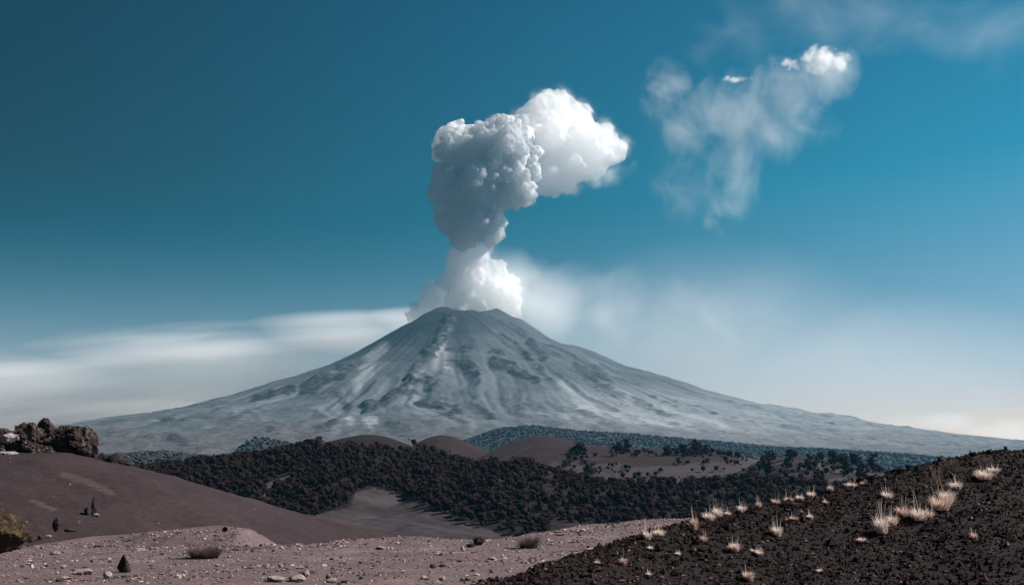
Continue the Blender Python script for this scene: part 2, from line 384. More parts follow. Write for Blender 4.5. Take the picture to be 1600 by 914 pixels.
hill('hill_knob', [(340, 722, 3000), (376, 706, 3000), (392, 688, 3000), (402, 684, 3000), (425, 688, 3000), (455, 694, 3000), (480, 706, 3000), (520, 722, 3000)], 300, 300, M_FAR, rough=4, scale=60, seed=5, pale=lambda u, v, n: blob(u, v, [(392, 712), (425, 714)], 4, n) * .8)
hill('hill_cinder_cone', [(600, 728, 1750), (630, 707, 1750), (650, 693, 1750), (668, 684, 1750), (688, 679, 1750), (708, 682, 1750), (740, 695, 1750), (770, 708, 1750), (800, 720, 1750), (850, 738, 1750)], 320, 250, M_RED, rough=1.6, scale=50, seed=6, pale=lambda u, v, n: 0 * u, conc=.5)
hill('hill_cinder_ridge', [(700, 740, 1500), (750, 714, 1550), (785, 695, 1600), (815, 685, 1600), (850, 680, 1600), (876, 684, 1590), (910, 694, 1570), (970, 699, 1550), (1050, 704, 1520), (1120, 708, 1500), (1180, 717, 1480), (1250, 726, 1460), (1330, 735, 1440), (1420, 748, 1420)], 420, 300, M_RED, rough=2, scale=60, seed=7, pale=C3P, conc=.3)
hill('hill_east_knoll', [(1130, 752, 1250), (1170, 733, 1250), (1200, 718, 1250), (1240, 712, 1250), (1285, 718, 1240), (1330, 728, 1230), (1380, 740, 1220), (1450, 755, 1200), (1560, 780, 1180)], 300, 250, M_RED, rough=1.6, scale=45, seed=8, pale=lambda u, v, n: ss(.1, .35, n) * ss(716, 726, v) * .9)
hill('hill_wooded', [(60, 770, 1150), (150, 748, 1150), (240, 734, 1150), (330, 722, 1150), (420, 713, 1150), (470, 702, 1150), (510, 691, 1150), (545, 682, 1150), (575, 678, 1150), (605, 682, 1150), (645, 697, 1150), (700, 716, 1150), (760, 736, 1150), (830, 760, 1130), (900, 790, 1100)], 340, 260, M_WOODSOIL, nx=320, nf=140, rough=2.2, scale=50, seed=9, pale=W1P, conc=.25)
hill('hill_wooded_spur', [(560, 812, 1000), (620, 782, 1000), (680, 748, 1000), (760, 728, 1000), (830, 728, 990), (870, 742, 980), (920, 756, 970), (1000, 758, 960), (1080, 756, 950), (1150, 752, 940), (1240, 758, 930), (1320, 764, 920), (1420, 770, 910), (1540, 780, 900)], 260, 220, M_WOODSOIL, nx=320, nf=120, rough=2.2, scale=45, seed=10, pale=lambda u, v, n: np.maximum(ss(.42, .6, n) * .5, W1P(u, v, n)), conc=.2)

# the dune on the west side of the hollow
hill('dune', [(-260, 712, 270), (-100, 706, 265), (0, 706, 262), (60, 706, 260), (110, 706, 258), (150, 716, 256), (200, 728, 254), (260, 744, 252), (330, 768, 250), (400, 792, 248), (450, 808, 246), (520, 826, 244), (600, 839, 242), (720, 850, 240), (860, 862, 240)], 125, 90, M_DUNE, nx=260, nf=120,
     rough=1.3, scale=30, seed=12, base=-22.0, conc=.55, extra=lambda X, Y, a: ss(0, .15, a) * (.35 * fbm((X + .5 * Y) / 9, (Y - .4 * X) / 34, None, 4, 66, ridged=True) + .12 * fbm(X / 3, Y / 3, None, 3, 67)), pale=lambda u, v, n: np.maximum(blob(u, v, [(100, 742), (135, 752), (175, 770)], 5, n, .4) * .25, blob(u, v, [(50, 782), (85, 796)], 2.5, n, .3) * .35))

# the gravelly flat: level ground that breaks off along an edge
FLAT = -5.8
edge_px = [(-700, 872), (-300, 868), (0, 858), (60, 849), (130, 846), (300, 849), (400, 848), (500, 846), (560, 839), (650, 836), (740, 838), (770, 837), (830, 826), (900, 816), (1000, 810), (1120, 804), (1250, 799), (1500, 792), (1900, 784)]
ed = [FLAT * -F / (v - VH) for u, v in edge_px]; ex = [(u - CU) / F * d for (u, v), d in zip(edge_px, ed)]
def flat_edge(x): return np.interp(x, ex, ed) + 1.6 * fbm(x / 6, x * 0, None, 3, 77)
def flat_z(x, y):
    s = y - flat_edge(x)
    z = FLAT + 0.22 * fbm(x / 9, y / 9, None, 4, 13) + 0.05 * fbm(x / 1.6, y / 1.6, None, 3, 14)
    z = z - ss(-1.5, 3, s) * 0.5 - np.clip(s, 0, 60) * 0.42
    return z
xs = np.linspace(-70, 100, 360); ys = np.linspace(18, 165, 300); X, Y = np.meshgrid(xs, ys); Z = np.maximum(flat_z(X, Y), -30)
n_ = fbm(X / 5, Y / 5, None, 5, 15)
obj('gravel_flat', mesh('gravel_flat', np.stack([X, Y, Z], -1).reshape(-1, 3), grid_faces(*X.shape), attrs=dict(pale=np.clip(.6 * ss(.2, .6, n_) + .5 * ss(-3, -.5, Y - flat_edge(X)) * ss(-.2, .3, n_), 0, 1))), M_PLAIN, kind='structure')
# a low sandy shelf between the flat and the dune
hill('sand_shelf', [(90, 858, 112), (150, 846, 112), (200, 836, 112), (240, 829, 112), (300, 825, 112), (365, 824, 112), (384, 828, 111), (396, 840, 110), (420, 866, 110)], 15, 16, M_PLAIN, rough=.45, scale=4, seed=16, base=-9.0, pale=lambda u, v, n: ss(.25, .6, n) * .3, conc=.2)
hill('sand_tongue', [(60, 850, 130), (140, 838, 132), (220, 834, 134), (300, 838, 134), (420, 850, 134)], 14, 16, M_PLAIN, rough=.15, scale=6, seed=17, base=-10.0, pale=lambda u, v, n: ss(-.2, .4, n), conc=.6)

# the black cinder slope on the east side
scree_px = [(560, 985, 27), (660, 945, 28), (745, 914, 29), (850, 881, 31), (930, 857, 32.5), (1000, 836, 34), (1060, 817, 35.5), (1130, 803, 36.5), (1200, 788, 37.5), (1280, 774, 38.5), (1350, 754, 39.5), (1400, 737, 40), (1470, 720, 41), (1530, 709, 42), (1600, 701, 43), (1750, 690, 45), (2100, 680, 50)]
sp = np.array([P(a, b, c) for a, b, c in scree_px])
def scree_z(x, y):
    yc, zc = np.interp(x, sp[:, 0], sp[:, 1]), np.interp(x, sp[:, 0], sp[:, 2])
    f = yc - y
    z = zc - np.where(f > 0, 0.235 * f * ss(-2, 5, f) + 0.004 * f * f, 0.30 * -f + 0.012 * f * f)
    e = ss(0.2, 3, np.abs(f))
    z = z + (0.12 + .3 * e) * 0.5 * fbm(x / 3.5, y / 3.5, None, 3, 18) + 0.10 * fbm(x / 0.9, y / 0.9, None, 3, 19) + .03 * fbm(x / .25, y / .25, None, 2, 20)
    return np.maximum(z, -9.0)
xs = np.linspace(-9, 32, 330); ys = np.linspace(14, 66, 330); X, Y = np.meshgrid(xs, ys); Z = scree_z(X, Y)
obj('cinder_slope', mesh('cinder_slope', np.stack([X, Y, Z], -1).reshape(-1, 3), grid_faces(*X.shape)), M_SCREE, kind='structure')

# ------------------------------------------------------------------ haze
M_HAZE = mat_volume('pale air', (0.17, 0.66, 1.0), 2.0e-5, 0.5, grid=False)
HZ0, HZ1 = GROUND - 1.6, 2350.0
hv = [(x, y, z) for z in (HZ0, HZ1) for y in (HY0, HY1) for x in (-HX, HX)]
obj('haze', mesh('haze', hv, [(0, 2, 3, 1), (4, 5, 7, 6), (0, 1, 5, 4), (2, 6, 7, 3), (0, 4, 6, 2), (1, 3, 7, 5)], smooth=False), M_HAZE, kind='stuff')

# ------------------------------------------------------------------ eruption plume
PD = 8170.0
def billow(name, macro, voxel, mat, parent, kids=(22, 8), ratio=(.40, .42), fine=1.0, seed=5, smooth=2):
    r_ = np.random.default_rng(seed); Vs, Fs, o = [], [], 0
    px = PD / F
    def add(c, r, I):
        nonlocal o
        Vs.append(I[0] * r + c); Fs.append(I[1] + o); o += len(I[0])
    for u, v, r, dz in macro:
        c = P(u, v, PD + dz * px); R = r * px; I = ICO[4]
        b = I[0] * R * 0.92; b = b * (1 + 0.16 * vnoise(*(I[0] * 1.7 + r_.uniform(0, 50)).T)[:, None])
        Vs.append(b + c); Fs.append(I[1] + o); o += len(b)
        q = r_.normal(size=(kids[0], 3)); q /= np.linalg.norm(q, axis=1)[:, None]
        for w in q:
            r2 = R * ratio[0] * (.3 + 1.05 * r_.uniform() ** 1.6); c2 = c + w * (R * .97 - r2 * .5); add(c2, r2, ICO[2])
            e = r_.normal(size=(kids[1], 3)) + w * 1.1; e /= np.linalg.norm(e, axis=1)[:, None]
            for g in e:
                r3 = r2 * ratio[1] * r_.uniform(.45, 1.2); add(c2 + g * (r2 - r3 * .4), r3, ICO[2])
    o_ = obj(name, mesh(name, np.concatenate(Vs), np.concatenate(Fs)), mat)
    m = o_.modifiers.new('remesh', 'REMESH'); m.mode = 'VOXEL'; m.voxel_size = voxel; m.use_smooth_shade = True
    m = o_.modifiers.new('smooth', 'SMOOTH'); m.factor = .5; m.iterations = smooth
    me = bpy.data.meshes.new_from_object(o_.evaluated_get(bpy.context.evaluated_depsgraph_get()))
    bpy.data.meshes.remove(o_.data, do_unlink=False) if False else None
    o_.modifiers.clear(); old = o_.data; o_.data = me; bpy.data.meshes.remove(old)
    n = len(me.vertices); V = np.empty(n * 3, np.float32); me.vertices.foreach_get('co', V); V = V.reshape(-1, 3).astype(float)
    nn = np.empty(n * 3, np.float32); me.vertices.foreach_get('normal', nn); nn = nn.reshape(-1, 3)
    d = 17 * (0.55 - worley(V / 52, seed)) + 8.5 * (0.55 - worley(V / 23, seed + 9)) + 7 * fbm(*(V / 60).T, 3, seed)
    V = V + nn * (fine * d)[:, None]
    me.vertices.foreach_set('co', V.astype(np.float32).ravel()); me.update()
    me.materials.clear(); me.materials.append(mat)
    if parent: o_.parent = parent
    return o_

plume = obj('eruption_plume', None, label='billowing eruption plume of grey ash and white steam rising from the volcano crater', category='smoke plume')
M_ASH = mat_smoke('ash smoke', (.43, .46, .50), .021, .36, soot=.27)
M_STEAM3 = mat_smoke('rising steam', (.96, .96, .95), .010, .22)
M_STEAM_LIT = mat_smoke('white steam', (.97, .97, .96), .014, .32)  # upper-left steam, and the painted lit side of the ash column
M_STEAM2 = mat_smoke('soft steam', (.97, .97, .96), .009, .15)
ASH = [(710, 350, 26, 0), (733, 347, 33, -5), (761, 353, 25, -10), (722, 374, 17, 0), (738, 322, 32, 0), (703, 326, 21, 0), (778, 340, 12, -8), (770, 370, 14, -6),
       (708, 292, 33, 0), (752, 288, 44, -12), (797, 282, 38, -6), (814, 303, 24, 0), (742, 250, 40, 0), (786, 238, 42, -4), (716, 236, 30, 8), (801, 206, 26, 8), (822, 236, 20, 0), (690, 268, 16, 0), (775, 202, 22, 10), (740, 305, 36, -4), (830, 270, 16, -2), (760, 215, 24, 8)]
CAP_LIT = [(700, 218, 22, 22), (716, 210, 20, 26), (690, 236, 17, 20), (734, 212, 18, 26), (684, 246, 8, 20), (812, 212, 22, 2), (828, 240, 17, -4), (790, 205, 20, 2), (834, 268, 12, -4), (820, 296, 18, -6), (806, 250, 20, -22), (776, 262, 16, -34), (779, 344, 13, -14), (772, 330, 12, -14), (702, 268, 9, -22), (770, 238, 14, -32), (796, 276, 14, -30)]  # right-hand billows are added to paint the ash column's sunlit side white
CLOUD = [(838, 192, 36, 60), (868, 182, 38, 70), (858, 220, 52, 60), (898, 216, 46, 70), (920, 242, 38, 70), (944, 228, 29, 70), (960, 238, 20, 70), (884, 262, 38, 60), (850, 272, 34, 44), (902, 182, 24, 70), (944, 206, 15, 70), (848, 165, 19, 60), (878, 160, 18, 70), (815, 190, 20, 50), (972, 232, 10, 70)]
BASE = [(727, 492, 33, 20), (727, 462, 31, 20), (732, 432, 35, 20), (736, 406, 30, 15), (718, 402, 20, 10), (750, 396, 20, 20), (765, 450, 32, 30), (788, 468, 30, 40), (772, 425, 20, 30), (798, 446, 16, 45), (700, 440, 15, 30)]
SIDE = [(668, 476, 16, 60), (655, 490, 13, 60), (683, 456, 15, 60), (648, 478, 7, 60), (662, 458, 8, 60), (690, 478, 18, 55), (645, 494, 10, 60), (672, 444, 8, 60), (676, 462, 14, 60)]
billow('ash_column', ASH, 5.5, M_ASH, plume, kids=(19, 7), ratio=(.46, .45), seed=15, fine=1.0)
billow('steam_lit_cap', CAP_LIT, 5.5, M_STEAM_LIT, plume, kids=(14, 6), ratio=(.5, .45), seed=6, fine=.75)
billow('steam_cloud', CLOUD, 7, M_STEAM2, plume, kids=(20, 6), seed=7, fine=.9)
billow('steam_column', BASE, 6, M_STEAM3, plume, kids=(20, 7), ratio=(.40, .42), seed=8, fine=1.1)
billow('steam_wisp', SIDE, 5.5, M_STEAM3, plume, kids=(18, 7), seed=9, fine=1.0)

# ------------------------------------------------------------------ drifting vapour and clouds (density grids)
def vapour(name, px_box, depth, thick, res, ellipses, mat, nscale=(1, 1, 1), ndetail=6, amp=1.0, lo=0.0, hi=0.6, scale=1 / 300, power=1.5, seed=0.0, rough=.6, dist=0.0, tilt=0.0):
    """A soft cloud between photo pixels px_box at the given depth; ellipses are (u, v, ru, rv, weight)."""
    a, b = P(px_box[0], px_box[3], depth), P(px_box[2], px_box[1], depth); k = depth / F
    ng = bpy.data.node_groups.new(name, 'GeometryNodeTree'); ng.interface.new_socket('Geometry', in_out='OUTPUT', socket_type='NodeSocketGeometry')
    nd, lk = ng.nodes, ng.links
    out = nd.new('NodeGroupOutput'); vc = nd.new('GeometryNodeVolumeCube'); sm = nd.new('GeometryNodeSetMaterial'); pos = nd.new('GeometryNodeInputPosition')
    vc.inputs['Min'].default_value = (a[0], depth - thick / 2, a[2]); vc.inputs['Max'].default_value = (b[0], depth + thick / 2, b[2])
    for i, r in zip(('X', 'Y', 'Z'), res): vc.inputs['Resolution ' + i].default_value = r
    def m(op, x, y=None, clamp=False):
        n = nd.new('ShaderNodeMath'); n.operation = op; n.use_clamp = clamp
        for i, v in enumerate((x, y)):
            if v is None: continue
            if isinstance(v, (int, float)): n.inputs[i].default_value = v
            else: lk.new(v, n.inputs[i])
        return n.outputs[0]
    def vm(op, x, y):
        n = nd.new('ShaderNodeVectorMath'); n.operation = op
        for i, v in enumerate((x, y)):
            if isinstance(v, tuple): n.inputs[i].default_value = v
            else: lk.new(v, n.inputs[i])
        return n.outputs['Value'] if op == 'LENGTH' else n.outputs[0]
    shape = None
    for u, v, ru, rv, w in ellipses:
        c = P(u, v, depth); r = (1 / (ru * k), 1 / (thick * 0.48), 1 / (rv * k))
        n = nd.new('ShaderNodeVectorMath'); n.operation = 'LENGTH'
        lk.new(vm('MULTIPLY', vm('SUBTRACT', pos.outputs[0], tuple(float(q) for q in c)), tuple(float(q) for q in r)), n.inputs[0])
        e = m('MULTIPLY', m('MAXIMUM', m('SUBTRACT', 1.0, n.outputs['Value']), 0.0), w)
        shape = e if shape is None else m('MAXIMUM', shape, e)
    pp = pos.outputs[0]
    if tilt:
        sx = nd.new('ShaderNodeSeparateXYZ'); cx = nd.new('ShaderNodeCombineXYZ'); lk.new(pp, sx.inputs[0])
        lk.new(sx.outputs[0], cx.inputs[0]); lk.new(sx.outputs[1], cx.inputs[1]); lk.new(m('SUBTRACT', sx.outputs[2], m('MULTIPLY', sx.outputs[0], tilt)), cx.inputs[2]); pp = cx.outputs[0]
    tx = nd.new('ShaderNodeTexNoise'); tx.inputs['Scale'].default_value = 1; tx.inputs['Detail'].default_value = ndetail; tx.inputs['Roughness'].default_value = rough; tx.inputs['Distortion'].default_value = dist
    lk.new(vm('ADD', vm('MULTIPLY', pp, tuple(scale * q for q in nscale)), (seed, seed * .7, seed * .3)), tx.inputs['Vector'])
    d = m('ADD', shape, m('MULTIPLY', m('SUBTRACT', tx.outputs[0], 0.5), amp))
    d = m('MULTIPLY', d, m('MINIMUM', m('MULTIPLY', shape, 8.0), 1.0))
    d = m('DIVIDE', m('SUBTRACT', d, lo), hi - lo, clamp=True)
    lk.new(m('POWER', d, power), vc.inputs['Density'])
    lk.new(vc.outputs[0], sm.inputs[0]); sm.inputs['Material'].default_value = mat; lk.new(sm.outputs[0], out.inputs[0])
    o = obj(name, bpy.data.meshes.new(name), mat, kind='stuff'); md = o.modifiers.new('cloud', 'NODES'); md.node_group = ng
    return o

M_VEIL = mat_volume('steam veil', (.98, .98, .98), 0.006, .3)
M_CLOUD = mat_volume('thin cloud', (.985, .985, .985), 0.0026, .3)
M_PUFF = mat_volume('cloud puff', (.99, .99, .99), 0.012, .3)
M_BANK = mat_volume('cloud bank', (.998, .996, .992), 0.006, .1)
def halo(macro, grow, w): return [(u, v, r + grow, r + grow, w) for u, v, r, dz in macro]
vapour('drifting_steam', (600, 350, 1240, 620), 8270, 640, (190, 48, 90), [(790, 455, 100, 80, 1.2), (755, 430, 60, 62, 1.0), (735, 410, 50, 50, .9), (840, 480, 120, 80, 1.1), (930, 485, 170, 100, .5), (1040, 500, 200, 110, .33), (690, 475, 45, 40, .5), (660, 488, 26, 28, .4)], M_VEIL, amp=1.0, lo=.06, hi=1.15, scale=1 / 230, dist=.5, seed=3.1, rough=.65).parent = plume
vapour('cloud_fringe', (790, 110, 1030, 350), 8430, 520, (110, 60, 110), halo(CLOUD, 16, .9) + [(930, 275, 60, 30, .7), (890, 290, 50, 30, .7), (970, 260, 40, 24, .5)], M_VEIL, amp=1.9, lo=.22, hi=1.0, scale=1 / 120, dist=.4, seed=5.7, rough=.65).parent = plume
M_ASHVEIL = mat_volume('ash veil', (.66, .71, .76), 0.0035, .2)
vapour('ash_fringe', (640, 160, 870, 420), 8160, 420, (120, 60, 130), halo(ASH, 8, .9), M_ASHVEIL, amp=1.8, lo=.28, hi=1.0, scale=1 / 90, dist=.4, seed=2.9, rough=.65).parent = plume
vapour('thin_cloud', (940, 0, 1440, 430), 14600, 1300, (190, 40, 160), [(1040, 150, 50, 75, .8), (1075, 205, 75, 75, .9), (1150, 180, 90, 80, 1.1), (1150, 250, 66, 100, 1.05), (1090, 280, 95, 90, .75), (1225, 150, 90, 80, 1.1), (1290, 115, 60, 60, 1.1), (1265, 180, 65, 65, .8), (1190, 210, 80, 70, 1.0), (1130, 320, 60, 60, .6)], M_CLOUD, nscale=(1.1, .8, .9), amp=3.4, lo=.18, hi=2.1, scale=1 / 430, dist=.6, seed=11.3, power=1.3, rough=.72)
vapour('cloud_puff', (1190, 55, 1350, 135), 14700, 420, (120, 50, 70), [(1282, 94, 46, 28, 1.0), (1240, 100, 34, 14, .6), (1310, 98, 28, 24, .9), (1272, 74, 12, 14, .5)], M_PUFF, amp=2.6, lo=.30, hi=.7, scale=1 / 150, seed=2.2, rough=.66)
vapour('cloud_puff', (1110, 105, 1200, 145), 14700, 260, (80, 40, 40), [(1150, 125, 34, 10, .8), (1137, 122, 14, 11, .7)], M_PUFF, amp=2.6, lo=.34, hi=.75, scale=1 / 110, seed=9.2, rough=.66)
vapour('cloud_bank', (-260, 450, 800, 720), 17000, 700, (240, 20, 120), [(60, 600, 420, 62, 1.0), (330, 565, 360, 72, 1.05), (540, 530, 220, 52, 1.0), (80, 655, 420, 46, 1.0), (640, 510, 130, 34, .8), (430, 600, 300, 60, .9)], M_BANK, nscale=(.10, .4, 1.5), amp=1.35, lo=.04, hi=.95, scale=1 / 420, seed=4.4, tilt=.085, dist=.25, rough=.66)
M_STREAK = mat_volume('horizon cloud', (.99, .985, .975), 0.0018, .2)
vapour('cloud_bank', (1330, 610, 1720, 715), 17000, 1200, (120, 24, 50), [(1470, 662, 110, 26, .9), (1580, 675, 150, 34, .9), (1430, 680, 100, 18, .7)], M_STREAK, nscale=(.3, .4, 1.3), amp=1.6, lo=.15, hi=.8, scale=1 / 420, seed=6.1)
M_MILK = mat_volume('milky veil cloud', (.99, .99, .99), 0.0007, .3)
vapour('veil_cloud', (640, 330, 1900, 760), 15500, 1500, (140, 16, 70), [(1050, 570, 400, 190, 1.0), (1300, 600, 480, 170, 1.0), (1120, 520, 330, 170, .8), (900, 560, 220, 150, .8)], M_MILK, nscale=(.5, .5, 1.2), amp=.55, lo=.02, hi=.85, scale=1 / 1100, seed=3.7, dist=.4, power=1.5)
vapour('high_wisp', (1060, -60, 1720, 140), 16000, 1400, (150, 30, 60), [(1350, 25, 240, 90, .9), (1550, 50, 230, 110, .85), (1140, 55, 90, 80, .75), (1250, 0, 200, 70, .8)], M_CLOUD, nscale=(.7, .7, 1), amp=2.2, lo=.22, hi=3.6, scale=1 / 620, seed=1.7, dist=1.0, rough=.65)

# ------------------------------------------------------------------ trees
def crown_mesh(seed, tall=7.0, wide=2.6, n=110, cone=.35):
    """Leaf sprays through an uneven crown volume."""
    r = np.random.default_rng(seed); V, Fa = [], []
    lob = r.normal(size=(6, 3)) * (wide * .42, wide * .42, tall * .20) + (0, 0, tall * .58)
    for i in range(n):
        c = lob[r.integers(6)] + r.normal(size=3) * wide * .30
        c[2] = np.clip(c[2], tall * .16, tall); c[:2] *= 1 - cone * max(0, (c[2] / tall - .35))
        s = r.uniform(.5, 1.0) * wide * .34; a = r.normal(size=(4, 3)); a /= np.linalg.norm(a, axis=1)[:, None]; a[:, 2] *= .75
        k = len(V); V += [c + q * s for q in a]; Fa += [(k, k + 1, k + 2), (k, k + 2, k + 3), (k, k + 3, k + 1), (k + 1, k + 3, k + 2)]
    v, f = ICO[1]; k = len(V); q = v * (1 + .13 * r.normal(size=(len(v), 1))) * (wide * .58, wide * .58, tall * .32) + (0, 0, tall * .52)
    V += list(q); Fa += [tuple(t + k) for t in f]
    return np.array(V), np.array(Fa)

def tube(pts, rad, sides=6):
    pts, V, Fa = np.asarray(pts, float), [], []
    for i, (p, r) in enumerate(zip(pts, rad)):
        d = pts[min(i + 1, len(pts) - 1)] - pts[max(i - 1, 0)]; d /= np.linalg.norm(d) + 1e-9
        a = np.cross(d, (0.3, 1, .1)); a /= np.linalg.norm(a) + 1e-9; b = np.cross(d, a)
        for k in range(sides):
            t = 2 * math.pi * k / sides; V.append(p + r * (math.cos(t) * a + math.sin(t) * b))
    for i in range(len(pts) - 1):
        for k in range(sides):
            q = i * sides; Fa.append((q + k, q + (k + 1) % sides, q + sides + (k + 1) % sides, q + sides + k))
    return np.array(V), np.array(Fa)

def trunk_mesh(seed, tall):
    r = np.random.default_rng(seed); Vs, Fs, o = [], [], 0
    lean = r.normal(size=2) * .25
    specs = [([(0, 0, -.4), (lean[0] * .4, lean[1] * .4, tall * .35), (lean[0], lean[1], tall * .8)], (.2, .14, .05))]
    for _ in range(5):
        h = r.uniform(.25, .6) * tall; a = r.uniform(0, 6.28); L = r.uniform(.8, 1.6)
        specs.append(([(lean[0] * .5, lean[1] * .5, h), (lean[0] * .5 + math.cos(a) * L, lean[1] * .5 + math.sin(a) * L, h + .7)], (.07, .03)))
    for p, q in specs:
        v, f = tube(p, q, 5); Vs.append(v); Fs.append(f + o); o += len(v)
    return np.concatenate(Vs), np.concatenate(Fs)

M_LEAF = mat_tree('dark needles', (0.008, 0.0048, 0.0046), (0.019, 0.0122, 0.0115))
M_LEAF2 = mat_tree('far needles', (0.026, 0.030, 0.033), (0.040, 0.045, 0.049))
M_BARK = mat_rock('bark', (0.05, 0.04, 0.035), (0.09, 0.07, 0.06), 3.0, bump=.02)
VAR = []
for k in range(6):
    tall, wide = 4.4 + .45 * k, 2.5 + .3 * (k % 3)
    cv, cf = crown_mesh(100 + k, tall, wide, cone=.2 + .1 * (k % 3)); tv, tf = trunk_mesh(200 + k, tall)
    VAR.append((mesh('crown', cv, cf, smooth=False), mesh('trunk', tv, tf), cv, cf))

def scatter(name, n, accept, seed, back=.01):
    """Random points on a hill's front, as rows of position."""
    r = np.random.default_rng(seed); xs, Y, Z, T = HILLS[name]; ny, nx = Y.shape
    i, j = r.uniform(0, nx - 1.001, n), r.uniform(0, ny - 1.001, n)
    a, b, fi, fj = i.astype(int), j.astype(int), i % 1, j % 1
    bl = lambda A: (A[b, a] * (1 - fi) + A[b, a + 1] * fi) * (1 - fj) + (A[b + 1, a] * (1 - fi) + A[b + 1, a + 1] * fi) * fj
    x = xs[a] * (1 - fi) + xs[a + 1] * fi; y, z, t = bl(Y), bl(Z), bl(T)
    p = np.stack([x, y, z], 1); u, v = UV(p); nz = fbm(x / 25, y / 25, None, 3, 5)
    ok = (t < back) & (z > GROUND) & accept(u, v, nz) & (u > -20) & (u < 1620)
    return p[ok]

def join_trees(name, pts, size, mat, label, variants, parent=None, seed=0):
    r = np.random.default_rng(seed); Vs, Fs, o = [], [], 0
    for p in pts:
        cv, cf = variants[r.integers(len(variants))]; a = r.uniform(0, 6.28); s = size * r.uniform(.45, 1.45)
        R = np.array([[math.cos(a), -math.sin(a), 0], [math.sin(a), math.cos(a), 0], [0, 0, 1]])
        Vs.append((cv * s) @ R.T + p); Fs.append(cf + o); o += len(cv)
    return obj(name, mesh(name, np.concatenate(Vs), np.concatenate(Fs), smooth=False), mat, kind='stuff', label=label)

no_sand = lambda u, v, n: ~poly(u + 3 * n, v + 3 * n, W1S) & (W1P(u, v, n * .6) < .3)
w1 = scatter('hill_wooded', 8600, lambda u, v, n: no_sand(u, v, n) & (n > -.7) & ((u < 500) | (u > 655) | (v > 704 + 14 * n)) & (v < 832), 1)
w2 = scatter('hill_wooded_spur', 5200, lambda u, v, n: (n < .42) & (v < 835) & (u > 600) & no_sand(u, v, n), 2)
c3 = scatter('hill_cinder_ridge', 3600, lambda u, v, n: (u > 868 + 25 * n) & (v > 706) & (n > .02), 3)
c4 = scatter('hill_east_knoll', 900, lambda u, v, n: (n > -.12) & (v > 716), 4)
wf = scatter('hill_forest_slope', 5000, lambda u, v, n: (n > -.6), 5)
kn = scatter('hill_knob', 700, lambda u, v, n: (blob(u, v, [(392, 712), (425, 714)], 5, n * 0) < .3), 6)
r1 = scatter('hill_far_ridge', 8000, lambda u, v, n: n > -.9, 7, .25)
r2 = scatter('hill_far_terrace', 4000, lambda u, v, n: n > -.5, 8, .2)
LAB = {'w1': ('dark bushy tree in the dense wood on the central hill', 'trees on the central wooded hill'),
       'w2': ('dark bushy tree in the wood on the low spur above the gravel flat', 'trees on the low spur'),
       'c3': ('dark tree standing on pale sand of the long red brown ridge', 'trees dotted along the cinder ridge'),
       'c4': ('dark tree on the small rounded knoll behind the cinder slope', 'trees on the rounded knoll')}
def plant(p, key, r):
    cme, tme = VAR[r.integers(len(VAR))][:2]; s = r.uniform(.8, 1.45) * (1.6 if key in ('c3', 'c4') else 1)
    t = obj('tree', None, label=LAB[key][0], category='tree', group=LAB[key][1]); t.location = p; t.rotation_euler = (0, 0, r.uniform(0, 6.28)); t.scale = (s, s, s * r.uniform(.85, 1.15))
    obj('crown', cme, M_LEAF, t); obj('trunk', tme, M_BARK, t)
rt = np.random.default_rng(55); rest = []
def split(pts, k):
    order = np.argsort(pts[:, 1]); return pts[order[:k]], pts[order[k:]]
for key, pts, k in (('w1', w1, 90), ('w2', w2, 100), ('c3', c3, 70), ('c4', c4, 40)):
    a, b = split(pts, k) if key[0] == 'w' else (pts[:k], pts[k:])
    for p in a: plant(p, key, rt)
    rest.append(b)
lowvar = [crown_mesh(150 + k, 4.2 + .5 * k, 2.6 + .2 * k, 13, .2) for k in range(6)]
tiny = []
for k in range(3):
    v, f = ICO[1]; q = v * (3.6, 3.6, 2.6) * (1 + .25 * np.random.default_rng(k).normal(size=(len(v), 1))) + (0, 0, 1.8); tiny.append((q, f))
join_trees('forest', np.concatenate(rest), .95, M_LEAF, 'dark wood covering the hills below the volcano', lowvar, seed=1)
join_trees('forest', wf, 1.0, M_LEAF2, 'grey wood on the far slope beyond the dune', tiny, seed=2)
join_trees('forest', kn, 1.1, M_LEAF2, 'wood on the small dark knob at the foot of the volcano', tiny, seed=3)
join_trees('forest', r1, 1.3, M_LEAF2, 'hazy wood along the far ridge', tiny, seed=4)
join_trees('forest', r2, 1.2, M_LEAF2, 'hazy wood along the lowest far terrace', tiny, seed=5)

# ------------------------------------------------------------------ rocks
def rock_mesh(seed, size, cuts=14, sub=4, rough=.10, peak=0.0):
    """A broken block: a ball cut by random planes and roughened; size is its half extents, base near z = 0."""
    r = np.random.default_rng(seed); v, f = ICO[sub]; v = v.copy(); d = v / np.linalg.norm(v, axis=1)[:, None]; rad = np.full(len(v), 1.0)
    for _ in range(cuts):
        n = r.normal(size=3); n /= np.linalg.norm(n); h = r.uniform(.55, .88); c = d @ n; rad = np.where(c > 1e-3, np.minimum(rad, h / np.maximum(c, 1e-3)), rad)
    q = d * rad[:, None]; q = q * (1 + rough * fbm(*(d * 2.6 + seed * 3.3).T, 4, seed) + rough * .5 * fbm(*(d * 9 + seed).T, 3, seed + 3))[:, None]
    q[:, :2] *= (1 - peak * np.clip(q[:, 2], -.2, 1))[:, None]
    q = q * size; q[:, 2] += size[2] * .62
    return mesh('rock', q, f, smooth=False)

